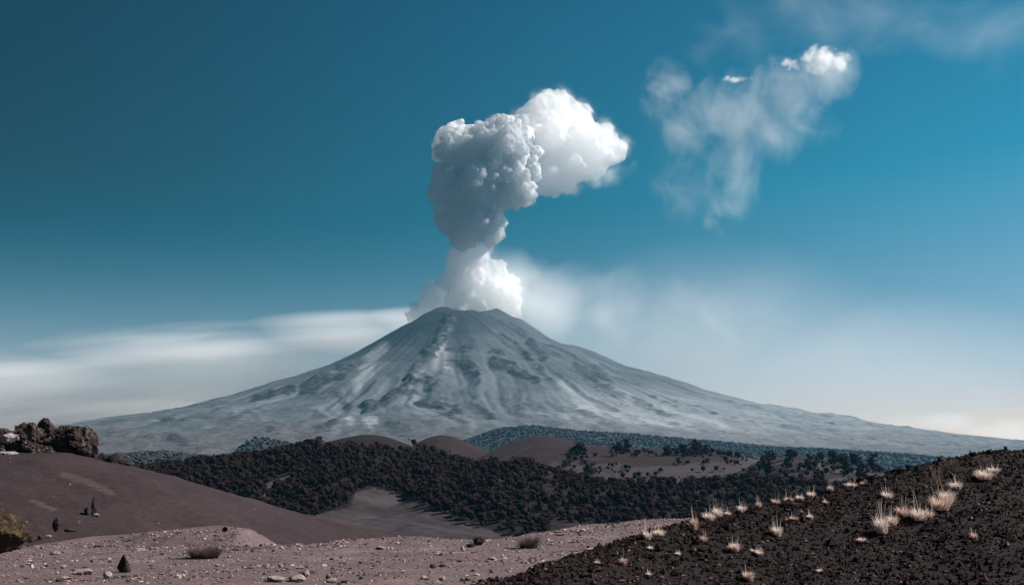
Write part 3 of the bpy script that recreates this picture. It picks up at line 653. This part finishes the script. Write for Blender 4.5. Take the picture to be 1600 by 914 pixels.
M_BOULDER = mat_rock('rust brown lava', (0.028, 0.018, 0.016), (0.07, 0.043, 0.036), 0.45, top=(0.17, 0.125, 0.115), bump=.25)
M_DARKROCK = mat_rock('dark lava', (0.03, 0.022, 0.021), (0.07, 0.052, 0.05), 1.2, bump=.08)
M_LICHEN = mat_rock('lichen lava', (0.022, 0.016, 0.012), (0.075, 0.046, 0.024), 0.9, top=(0.14, 0.088, 0.04), bump=.15)
M_PALE = mat_rock('pale tuff', (0.28, 0.22, 0.205), (0.50, 0.42, 0.40), 1.2, bump=.04)
M_SNOW = mat_rock('pale ash drift', (0.30, 0.27, 0.28), (0.44, 0.40, 0.41), 0.3, bump=.05)

def surf(u, v, zf, d0, d1, n=4000):
    """Where the line of sight through pixel u, v meets the surface z = zf(x, y)."""
    d = np.linspace(d0, d1, n); p = P(u, v, d); hit = np.nonzero(p[:, 2] <= zf(p[:, 0], p[:, 1]))[0]
    k = hit[0] if len(hit) else int(np.argmin(p[:, 2] - zf(p[:, 0], p[:, 1])))
    return np.array([p[k, 0], p[k, 1], float(zf(p[k:k + 1, 0], p[k:k + 1, 1])[0])])

def hill_z(name):
    xs, Y, Z, T = HILLS[name]
    def f(x, y):
        x, y = np.atleast_1d(x), np.atleast_1d(y); i = np.clip(np.searchsorted(xs, x), 1, len(xs) - 1)
        i = np.where(np.abs(xs[i - 1] - x) < np.abs(xs[i] - x), i - 1, i)
        return np.array([np.interp(b, Y[:, a], Z[:, a]) for a, b in zip(i, y)])
    return f
dune_z = hill_z('dune'); shelf_z = hill_z('sand_shelf')

def rock(name, u, v, w, h, where, mat, label, seed, depth=None, cat='rock', peak=0.0, group=None, rot=0.0, cuts=14, rough=.10, sub=4, deep=.9):
    """A rock w by h photo pixels whose foot stands at pixel u, v."""
    if depth is None: p = surf(u, v, *where)
    else: p = P(u, v, depth)
    k = p[1] / F; size = (w * k / 2, w * k / 2 * deep, h * k / 1.62)
    o = obj(name, rock_mesh(seed, np.array(size), cuts, sub, rough, peak), mat, label=label, category=cat, group=group)
    o.location = (p[0], p[1], p[2] - size[2] * .12); o.rotation_euler = (0, 0, rot)
    return o
DN = (dune_z, 130, 262, 500)
# the outcrop on the dune's crest
for i, (u, v, w, h, d, label) in enumerate([
        (8, 716, 44, 40, 268, 'dark boulder at the far western end of the dune crest'), (48, 718, 52, 46, 262, 'large dark rounded boulder between two pale drifts on the dune'),
        (36, 682, 18, 20, 270, 'small boulder perched high on the western part of the outcrop'), (28, 676, 10, 10, 272, 'round knob of rock beside the topmost white drift'),
        (74, 708, 46, 44, 266, 'tall rust brown boulder in the middle of the dune outcrop'), (71, 672, 16, 16, 270, 'round capstone on top of the outcrop on the dune'),
        (50, 672, 13, 11, 271, 'small round capstone of the outcrop, second from the topmost'), (98, 708, 52, 42, 262, 'broad weathered boulder in the outcrop below the flat skyline'),
        (122, 708, 44, 36, 260, 'sloping rust brown boulder at the eastern end of the outcrop'), (104, 688, 30, 22, 266, 'flat topped boulder on the eastern shoulder of the outcrop'),
        (60, 722, 40, 26, 256, 'low dark boulder at the foot of the outcrop'), (84, 690, 26, 24, 270, 'boulder with pale ledges wedged near the top of the outcrop'), (24, 706, 30, 30, 264, 'boulder standing just above the lower white drift')]):
    rock('boulder', u, v, w * 1.45, h * 1.2, None, M_BOULDER, label, 300 + i, depth=d, cat='boulder', rough=.3, rot=i * 1.3, cuts=9, sub=5)
for i, (u, v, w, h, label) in enumerate([(134, 714, 34, 24, 'broken reddish boulder closing the outcrop on its downhill side'), (168, 724, 22, 13, 'half buried dark boulder between the pointed one and the long wedge'), (203, 735, 20, 9, 'small dark boulder lowest on the dune shoulder')]):
    rock('boulder', u, v, w, h, None, M_BOULDER if i == 0 else M_DARKROCK, label, 335 + i, depth=257 - i, cat='boulder', rough=.22)
rock('boulder', 148, 714, 14, 22, None, M_BOULDER, 'upright boulder standing apart just east of the dune outcrop', 330, depth=257, cat='boulder', peak=.2)
rock('boulder', 159, 725, 24, 20, None, M_DARKROCK, 'pointed dark boulder with a long tail on the dune shoulder', 331, depth=255.5, cat='boulder', peak=.5)
rock('boulder', 183, 730, 44, 24, None, M_DARKROCK, 'long dark wedge of rock farthest down the dune shoulder', 332, depth=255, cat='boulder', peak=.3)
for i, (u, v, w, h, label) in enumerate([(10, 690, 40, 15, 'topmost white ash drift behind the dune boulders'), (12, 714, 46, 11, 'lower white ash drift at the foot of the dune boulders')]):
    rock('ash_drift', u, v, w, h, None, M_SNOW, label, 340 + i, depth=257 - i * 3, cat='ash drift', cuts=16, rough=.22)
# rocks on the dune and its foot
rock('boulder', 146, 803, 11, 32, DN, M_DARKROCK, 'tall pointed rock standing alone on the smooth dune', 350, cat='boulder', peak=.5)
rock('boulder', 137, 804, 13, 15, DN, M_DARKROCK, 'squat rock leaning against the tall pointed rock on the dune', 351, cat='boulder')
rock('stone', 149, 806, 13, 5, DN, M_PALE, 'small pale slab at the foot of the pointed rocks', 352, cat='stone')
SH = (lambda x, y: np.maximum(hill_z('sand_tongue')(x, y), flat_z(x, y)), 70, 150, 900)
rock('boulder', 90, 824, 16, 22, None, M_DARKROCK, 'grey standing rock on the sand tongue below the dune', 353, depth=133, cat='boulder', peak=.25)
rock('boulder', -20, 860, 116, 70, None, M_LICHEN, 'big brown boulder with ochre lichen at the edge of the gravel flat', 354, depth=84, cat='boulder', rough=.2, cuts=8)
for i, (u, v, w, h, d, label) in enumerate([(48, 845, 22, 9, 92, 'flat dark slab beside the lichen boulder'), (62, 842, 12, 7, 93, 'small dark stone at the tip of the slabs by the lichen boulder'), (112, 830, 24, 6, 128, 'dark low slab on the sand tongue'), (262, 848, 44, 8, 112, 'long dark slab lying in the hollow before the shelf'),
                                            (352, 828, 11, 8, 108, 'dark stone on top of the sandy shelf'), (75, 839, 10, 5, 100, 'pale chip of stone east of the lichen boulder')]):
    rock('stone', u, v, w, h, None, M_PALE if 'pale' in label else M_DARKROCK, label, 360 + i, depth=d, cat='stone')
# rocks on the gravel flat
FZ = (flat_z, 45, 135)
rock('rock', 192, 894, 23, 32, FZ, M_DARKROCK, 'black shark fin shaped rock on the gravel flat', 370, peak=.55, deep=.7)
rock('rock', 748, 851, 22, 15, FZ, M_DARKROCK, 'dark angular rock throwing a shadow on the gravel flat', 371)
rock('rock', 736, 854, 16, 7, FZ, M_DARKROCK, 'low dark slab tucked against the angular rock', 372)
for i, (u, v, w, h, label) in enumerate([
        (168, 903, 16, 14, 'white faced broken stone beside the black fin rock'), (130, 897, 40, 10, 'pale flat slab west of the black fin rock'), (100, 907, 34, 9, 'pale slab lying lowest on the western flat'),
        (212, 902, 8, 6, 'small dark cobble just east of the black fin rock'), (216, 861, 26, 7, 'pale brown slab on the edge of the flat above the fin rock'), (430, 908, 36, 12, 'broad pale slab at the western end of the bottom slabs'),
        (462, 908, 34, 12, 'broad pale slab in the middle of the bottom slabs'), (478, 900, 12, 13, 'upright pale block on the bottom slabs'), (520, 909, 22, 8, 'pale stone at the eastern end of the bottom slabs'),
        (593, 857, 20, 5, 'thin pale slab lying alone near the edge of the flat'), (676, 887, 12, 9, 'dark topped cobble below the angular rock'), (690, 885, 14, 5, 'pale chip beside the dark topped cobble'), (662, 905, 14, 8, 'grey cobble near the lower corner of the flat'),
        (690, 906, 12, 8, 'pale cobble between the grey one and the black slope'), (722, 908, 10, 8, 'pinkish cobble closest to the black slope'), (512, 905, 9, 8, 'dark round cobble beside the bottom slabs'), (98, 888, 12, 7, 'pale cobble in the middle of the western flat'),
        (86, 866, 16, 6, 'pale pair of fused stones near the western edge'), (470, 888, 14, 4, 'thin grey chip above the bottom slabs'), (770, 874, 18, 5, 'pale flat stone west of the dry bush')]):
    rock('stone', u, v, w, h, FZ, M_DARKROCK if 'dark' in label else M_PALE, label, 380 + i, cat='stone', rot=i * .9, rough=.14, sub=3)

OCT = (np.array([(1, 0, 0), (-1, 0, 0), (0, 1, 0), (0, -1, 0), (0, 0, 1), (0, 0, -1)], float), np.array([(0, 2, 4), (2, 1, 4), (1, 3, 4), (3, 0, 4), (2, 0, 5), (1, 2, 5), (3, 1, 5), (0, 3, 5)]))
def pebbles(name, pts, size, mat, seed, flat=.6, label=None, shape=None):
    r = np.random.default_rng(seed); v, f = shape or ICO[1]; n = len(pts)
    sc = size * np.exp(r.normal(size=(n, 1, 1)) * .45); sh = r.uniform(.6, 1.3, (n, 1, 3)) * (1, 1, flat); jit = 1 + .28 * r.normal(size=(n, len(v), 1)).clip(-1.5, 1.5)
    a = r.uniform(0, 6.28, n); q = v[None] * jit * sh; x = q[..., 0] * np.cos(a)[:, None] - q[..., 1] * np.sin(a)[:, None]; y = q[..., 0] * np.sin(a)[:, None] + q[..., 1] * np.cos(a)[:, None]
    V = np.stack([x, y, q[..., 2]], -1) * sc + pts[:, None, :] + np.array([0, 0, .15]) * sc
    return obj(name, mesh(name, V.reshape(-1, 3), (f[None] + (np.arange(n) * len(v))[:, None, None]).reshape(-1, 3), smooth=False), mat, kind='stuff', label=label)

def mat_pebble(name, *stops):
    n = N(name); c = n.ramp(n.island(), *stops); c = n.mix(n.ramp(n.noise(.45, 5), (.42, 0), (.65, .55)), c, n.mix(.5, c, stops[2][1])); n.color(n.mix(n.ramp(n.noise(9, 4), (.35, .0), (.7, .5)), c, (0.02, 0.014, 0.014))); n.b.inputs['Specular IOR Level'].default_value = 0.03; n.bump(n.noise(25, 3), .01)
    return n.m
M_GRAVEL = mat_pebble('gravel', (0, (.022, .015, .015)), (.45, (.12, .084, .082)), (.75, (.25, .19, .18)), (1, (.50, .41, .39)))
M_CINDER = mat_pebble('cinder gravel', (0, (.004, .0027, .0027)), (.62, (.011, .0072, .0072)), (.88, (.04, .026, .025)), (1, (.17, .115, .105)))
r = np.random.default_rng(71)
x, y = r.uniform(-34, 40, 60000), r.uniform(52, 132, 60000); e = y - flat_edge(x); u, v = UV(np.stack([x, y, flat_z(x, y)], 1))
cl = fbm(x / 4, y / 4, None, 4, 81); dens = .16 + .6 * ss(.15, .5, cl) + 1.2 * ss(-6, -1, e) * ss(-.5, .0, cl) * (u < 560) + .4 * ss(-3, -.5, e)
ok = (e < 1.0) & (r.uniform(size=len(x)) < dens) & (u > -10) & (u < 1250) & (v < 925) & (y > 52)
k2 = (e < 1.0) & (u > -10) & (u < 1250) & (v < 925); xa, ya = x[k2][:14000] + .3, y[k2][:14000]; pebbles('gravel', np.stack([xa, ya, flat_z(xa, ya)], 1), .032, M_GRAVEL, 79, shape=OCT, label='fine grit covering the flat')
x, y = x[ok], y[ok]; pebbles('gravel', np.stack([x, y, flat_z(x, y)], 1), .06, M_GRAVEL, 72, label='scattered pale gravel on the flat')
x, y = r.uniform(-6, 26, 130000), r.uniform(24, 47, 130000); z = scree_z(x, y); u, v = UV(np.stack([x, y, z], 1))
ok = (u > 700) & (u < 1640) & (v < 930) & (y < np.interp(x, sp[:, 0], sp[:, 1]) + .5)
k = np.nonzero(ok)[0][:56000]; pebbles('cinders', np.stack([x, y, z], 1)[k], .030, M_CINDER, 73, flat=.8, shape=OCT, label='loose black cinders covering the slope')

q = scatter('sand_shelf', 2600, lambda u, v, n: (v < 850) & (n > -.5), 74); pebbles('gravel', q, .06, M_GRAVEL, 75, label='pale gravel lying on the sandy shelf')
k = np.nonzero(ok)[0][57100:57300]; pebbles('cinders', np.stack([x, y, z], 1)[k], .16, M_CINDER, 80, flat=.6, label='biggest lava lumps half sunk in the black slope')
k = np.nonzero(ok)[0][56000:57100]; pebbles('cinders', np.stack([x, y, z], 1)[k], .085, M_CINDER, 76, flat=.75, label='larger cinder lumps strewn over the black slope')
q = scatter('dune', 2600, lambda u, v, n: n > -.1, 77); pebbles('gravel', q, .07, M_GRAVEL, 78, flat=.4, label='fine stones strewn over the dune')
# ------------------------------------------------------------------ dry grass and shrubs
def blades(seed, n, height, spread, width, curl=.5, up=.8):
    r = np.random.default_rng(seed); V, Fa = [], []
    for _ in range(n):
        a = r.uniform(0, 6.28); rr = spread * .35 * math.sqrt(r.uniform()); b = np.array([math.cos(a) * rr, math.sin(a) * rr, 0])
        a2 = a + r.normal() * .6; out = np.array([math.cos(a2), math.sin(a2), 0]); L = height * r.uniform(.45, 1.1); lean = spread * r.uniform(.1, .75) * .8
        side = np.array([-out[1], out[0], 0]) * width * r.uniform(.6, 1.3); k = len(V)
        for t in (0, .4, .75, 1):
            c = b + out * lean * t ** 1.5 + np.array([0, 0, L * (up * t - curl * .5 * t * t * r.uniform(.5, 1))]); w = side * (1 - .85 * t); V += [c - w, c + w]
        Fa += [(k + 2 * q, k + 2 * q + 1, k + 2 * q + 3, k + 2 * q + 2) for q in range(3)]
    return np.array(V), np.array(Fa)

def mat_grass(name, lo, hi):
    n = N(name); c = n.mix(n.island(), lo, hi); n.color(c); n.b.inputs['Roughness'].default_value = .7
    t = n.t.nodes.new('ShaderNodeBsdfTranslucent'); mx = n.t.nodes.new('ShaderNodeMixShader'); mx.inputs[0].default_value = .45
    n.t.links.new(c, t.inputs[0]); n.t.links.new(n.b.outputs[0], mx.inputs[1]); n.t.links.new(t.outputs[0], mx.inputs[2]); n.t.links.new(mx.outputs[0], n.out.inputs[0])
    return n.m
M_STRAW = mat_grass('straw', (.5, .38, .33), (.85, .74, .67))
M_STRAW2 = mat_grass('tawny straw', (.42, .28, .23), (.75, .58, .50))
M_TWIG = mat_grass('dead twig', (.10, .07, .06), (.30, .23, .20))
M_DRYBUSH = mat_grass('dark dry bush', (.05, .035, .03), (.14, .10, .09))

def tussock(u, v, w, h, label, seed, tawny=False, name='grass_tussock', zf=None, mat=None, n=150, curl=.9, group=None, cat='grass tussock'):
    p = surf(u, v, *(zf or (scree_z, 24, 50))); k = p[1] / F
    bv, bf = blades(seed, n, h * k * 1.35, w * k * .8, .009 * max(1, p[1] / 40), curl)
    lv, lf = blades(seed + 900, 9, h * k * 1.7, w * k * .7, .007 * max(1, p[1] / 40), .2, 1.0); bf = np.concatenate([bf, lf + len(bv)]); bv = np.concatenate([bv, lv])
    o = obj(name, mesh(name, bv, bf), mat or (M_STRAW2 if tawny else M_STRAW), label=label, category=cat, group=group); o.location = p - np.array([0, 0, .02])
    return o
T = [(1012, 842, 22, 22, 'small tussock low on the western end of the black slope', 0), (1030, 838, 30, 20, 'spreading pale tussock by the sand at the western crest', 0), (1085, 826, 18, 28, 'narrow upright tussock on the crest with a long stalk', 1),
     (1108, 812, 30, 20, 'pale tussock in the middle of the western crest row', 0), (1122, 808, 26, 26, 'tall feathery tussock ending the western crest row', 0), (1138, 804, 16, 12, 'low tussock just east of the feathery one on the crest', 0), (1160, 800, 22, 18, 'peaked pale tussock standing clear on the crest', 0),
     (1186, 794, 12, 18, 'slim straw coloured tuft on the crest with a spike', 1), (1213, 788, 20, 16, 'pinkish tussock on the crest, first of a close row of four', 1), (1233, 786, 20, 16, 'white tussock, second of the close row of four', 0), (1250, 781, 20, 14, 'white tussock, third of the close row of four', 0), (1268, 776, 20, 16, 'bright tussock, last of the close row of four', 0),
     (1298, 768, 14, 16, 'pink spiky tuft on the crest below the knoll', 1), (1330, 758, 26, 14, 'long low tussock on the crest before the dark bushes', 0), (1345, 752, 18, 10, 'thin bleached tuft beside the dark crest bushes', 0), (1214, 836, 26, 24, 'star shaped white tussock alone below the close row', 0), (1240, 812, 18, 10, 'tawny mound of grass above the star shaped tussock', 1),
     (1266, 810, 14, 12, 'small white tuft east of the tawny mound', 0), (1290, 786, 14, 8, 'tiny brownish tuft under the crest', 1), (1387, 779, 20, 16, 'pointed straw tussock alone in the middle of the slope', 0), (1378, 832, 26, 34, 'lowest tussock of the bright diagonal row, with stalks', 0), (1394, 820, 22, 20, 'round tussock, second of the bright diagonal row', 0),
     (1411, 806, 24, 20, 'pinkish round tussock, third of the bright diagonal row', 1), (1438, 812, 34, 26, 'broad white tussock, fourth of the bright diagonal row', 0), (1452, 808, 18, 14, 'drooping tussock tucked behind the broad white one', 0), (1470, 796, 40, 28, 'largest tussock of the diagonal row, tall pink plume', 1), (1480, 786, 30, 26, 'leafy pale tussock topping the diagonal row', 0),
     (1494, 763, 24, 14, 'cream tussock under the bare twig shrub', 0), (1538, 748, 34, 20, 'slanting white tussock high near the crest', 0), (1552, 738, 24, 12, 'wispy tuft beside the slanting white one', 0), (1346, 846, 20, 12, 'flat white tuft below the diagonal row', 0), (1522, 842, 12, 14, 'pale forked tuft on the eastern slope', 1), (1186, 866, 20, 12, 'half hidden straw tuft low on the black slope', 0),
     (1148, 860, 26, 22, 'curling pale fern like tuft in mid slope', 0), (1180, 862, 26, 10, 'flattened pale tuft beside the curling one', 0), (1170, 906, 26, 24, 'lowest bushy pink tussock by the picture foot', 1), (1100, 846, 16, 16, 'thin tawny tuft below the crest row', 1), (1016, 858, 14, 10, 'small cream tuft under the western end', 0), (934, 880, 14, 8, 'cream tuft on the dark toe of the slope', 0), (974, 882, 18, 20, 'pink leafy tuft with a stalk on the dark toe', 1), (1014, 898, 14, 8, 'tiny pale tuft at the foot of the toe', 0), (1060, 866, 14, 8, 'small white tuft between the toe and mid slope', 0), (1282, 894, 16, 10, 'thin pale tuft low under the star shaped tussock', 0)]
for i, (u, v, w, h, lab, tw) in enumerate(T): tussock(u, v, w * (.8 if u < 1350 else 1.05), h * (.85 if u < 1350 else 1.1), lab, 500 + i, bool(tw), n=170 + 5 * w, group='dry grass tussocks on the black slope')
def twig_shrub(u, v, w, h, label, seed, zf=None, n=26, mat=None):
    p = surf(u, v, *(zf or (scree_z, 24, 50))); k = p[1] / F; r = np.random.default_rng(seed); Vs, Fs, o = [], [], 0
    for _ in range(n):
        a = r.uniform(0, 6.28); L = h * k * r.uniform(.55, 1.05); sx = w * k * .5 * r.uniform(.1, 1); top = np.array([math.cos(a) * sx, math.sin(a) * sx, L]); mid = top * (.45, .45, .55) + r.normal(size=3) * .02
        v_, f_ = tube([np.zeros(3), mid, top], (.009, .006, .003), 4); Vs.append(v_); Fs.append(f_ + o); o += len(v_)
        for _k in range(2):
            b = mid + (top - mid) * r.uniform(0, .6); t2 = b + (top - mid) * .5 + r.normal(size=3) * .06; v_, f_ = tube([b, t2], (.005, .002), 4); Vs.append(v_); Fs.append(f_ + o); o += len(v_)
    ob = obj('twig_shrub', mesh('twig_shrub', np.concatenate(Vs), np.concatenate(Fs)), mat or M_TWIG, label=label, category='shrub'); ob.location = p
twig_shrub(1462, 772, 34, 44, 'bare grey twig shrub above the largest tussock', 601, n=34)
twig_shrub(1492, 744, 34, 28, 'bare twig shrub high on the slope near the crest', 602, n=26)
twig_shrub(1540, 735, 26, 24, 'bare twig shrub behind the slanting white tussock', 603, n=20)
twig_shrub(1377, 812, 14, 30, 'thin stalks rising out of the diagonal row', 604, n=9)
twig_shrub(1438, 792, 14, 22, 'few bare stalks behind the broad white tussock', 605, n=9)
def dark_bush(u, v, w, h, label, seed, zf=None, mat=None, n=120):
    p = surf(u, v, *(zf or (scree_z, 24, 50))); k = p[1] / F
    cv, cf = crown_mesh(seed, h * k * 1.1, w * k * .5, n, 0.1); cv[:, 2] -= h * k * .12
    o = obj('dark_bush', mesh('dark_bush', cv, cf, smooth=False), mat or M_LEAF, label=label, category='bush'); o.location = p
for i, (u, v, w, h, lab) in enumerate([(1340, 737, 16, 14, 'largest round dark bush on the crest, beside the far valley'), (1360, 740, 11, 9, 'small dark bush, second on the crest'), (1404, 739, 11, 9, 'dark bush on the crest after the gap'), (1418, 736, 8, 9, 'tiny dark bush next to the one after the gap'),
                                       (1468, 722, 10, 8, 'round dark bush left of the fir sapling'), (1518, 714, 12, 10, 'low dark bush high on the crest'), (1545, 712, 12, 10, 'dark bush farthest up the crest but one'), (1571, 704, 7, 7, 'topmost tiny bush on the crest')]):
    dark_bush(u, v, w, h, lab, 620 + i)
tussock(320, 872, 70, 26, 'wide low dry bush on the gravel flat', 640, zf=FZ, mat=M_DRYBUSH, n=900, name='dry_bush', cat='bush', curl=.7)
tussock(826, 856, 46, 20, 'spiky brown bush near the black slope on the flat', 641, zf=FZ, mat=M_DRYBUSH, n=500, name='dry_bush', cat='bush', curl=.5)
twig_shrub(828, 857, 46, 20, 'bare stems sticking out of the spiky brown bush', 642, FZ, 40, M_DRYBUSH)
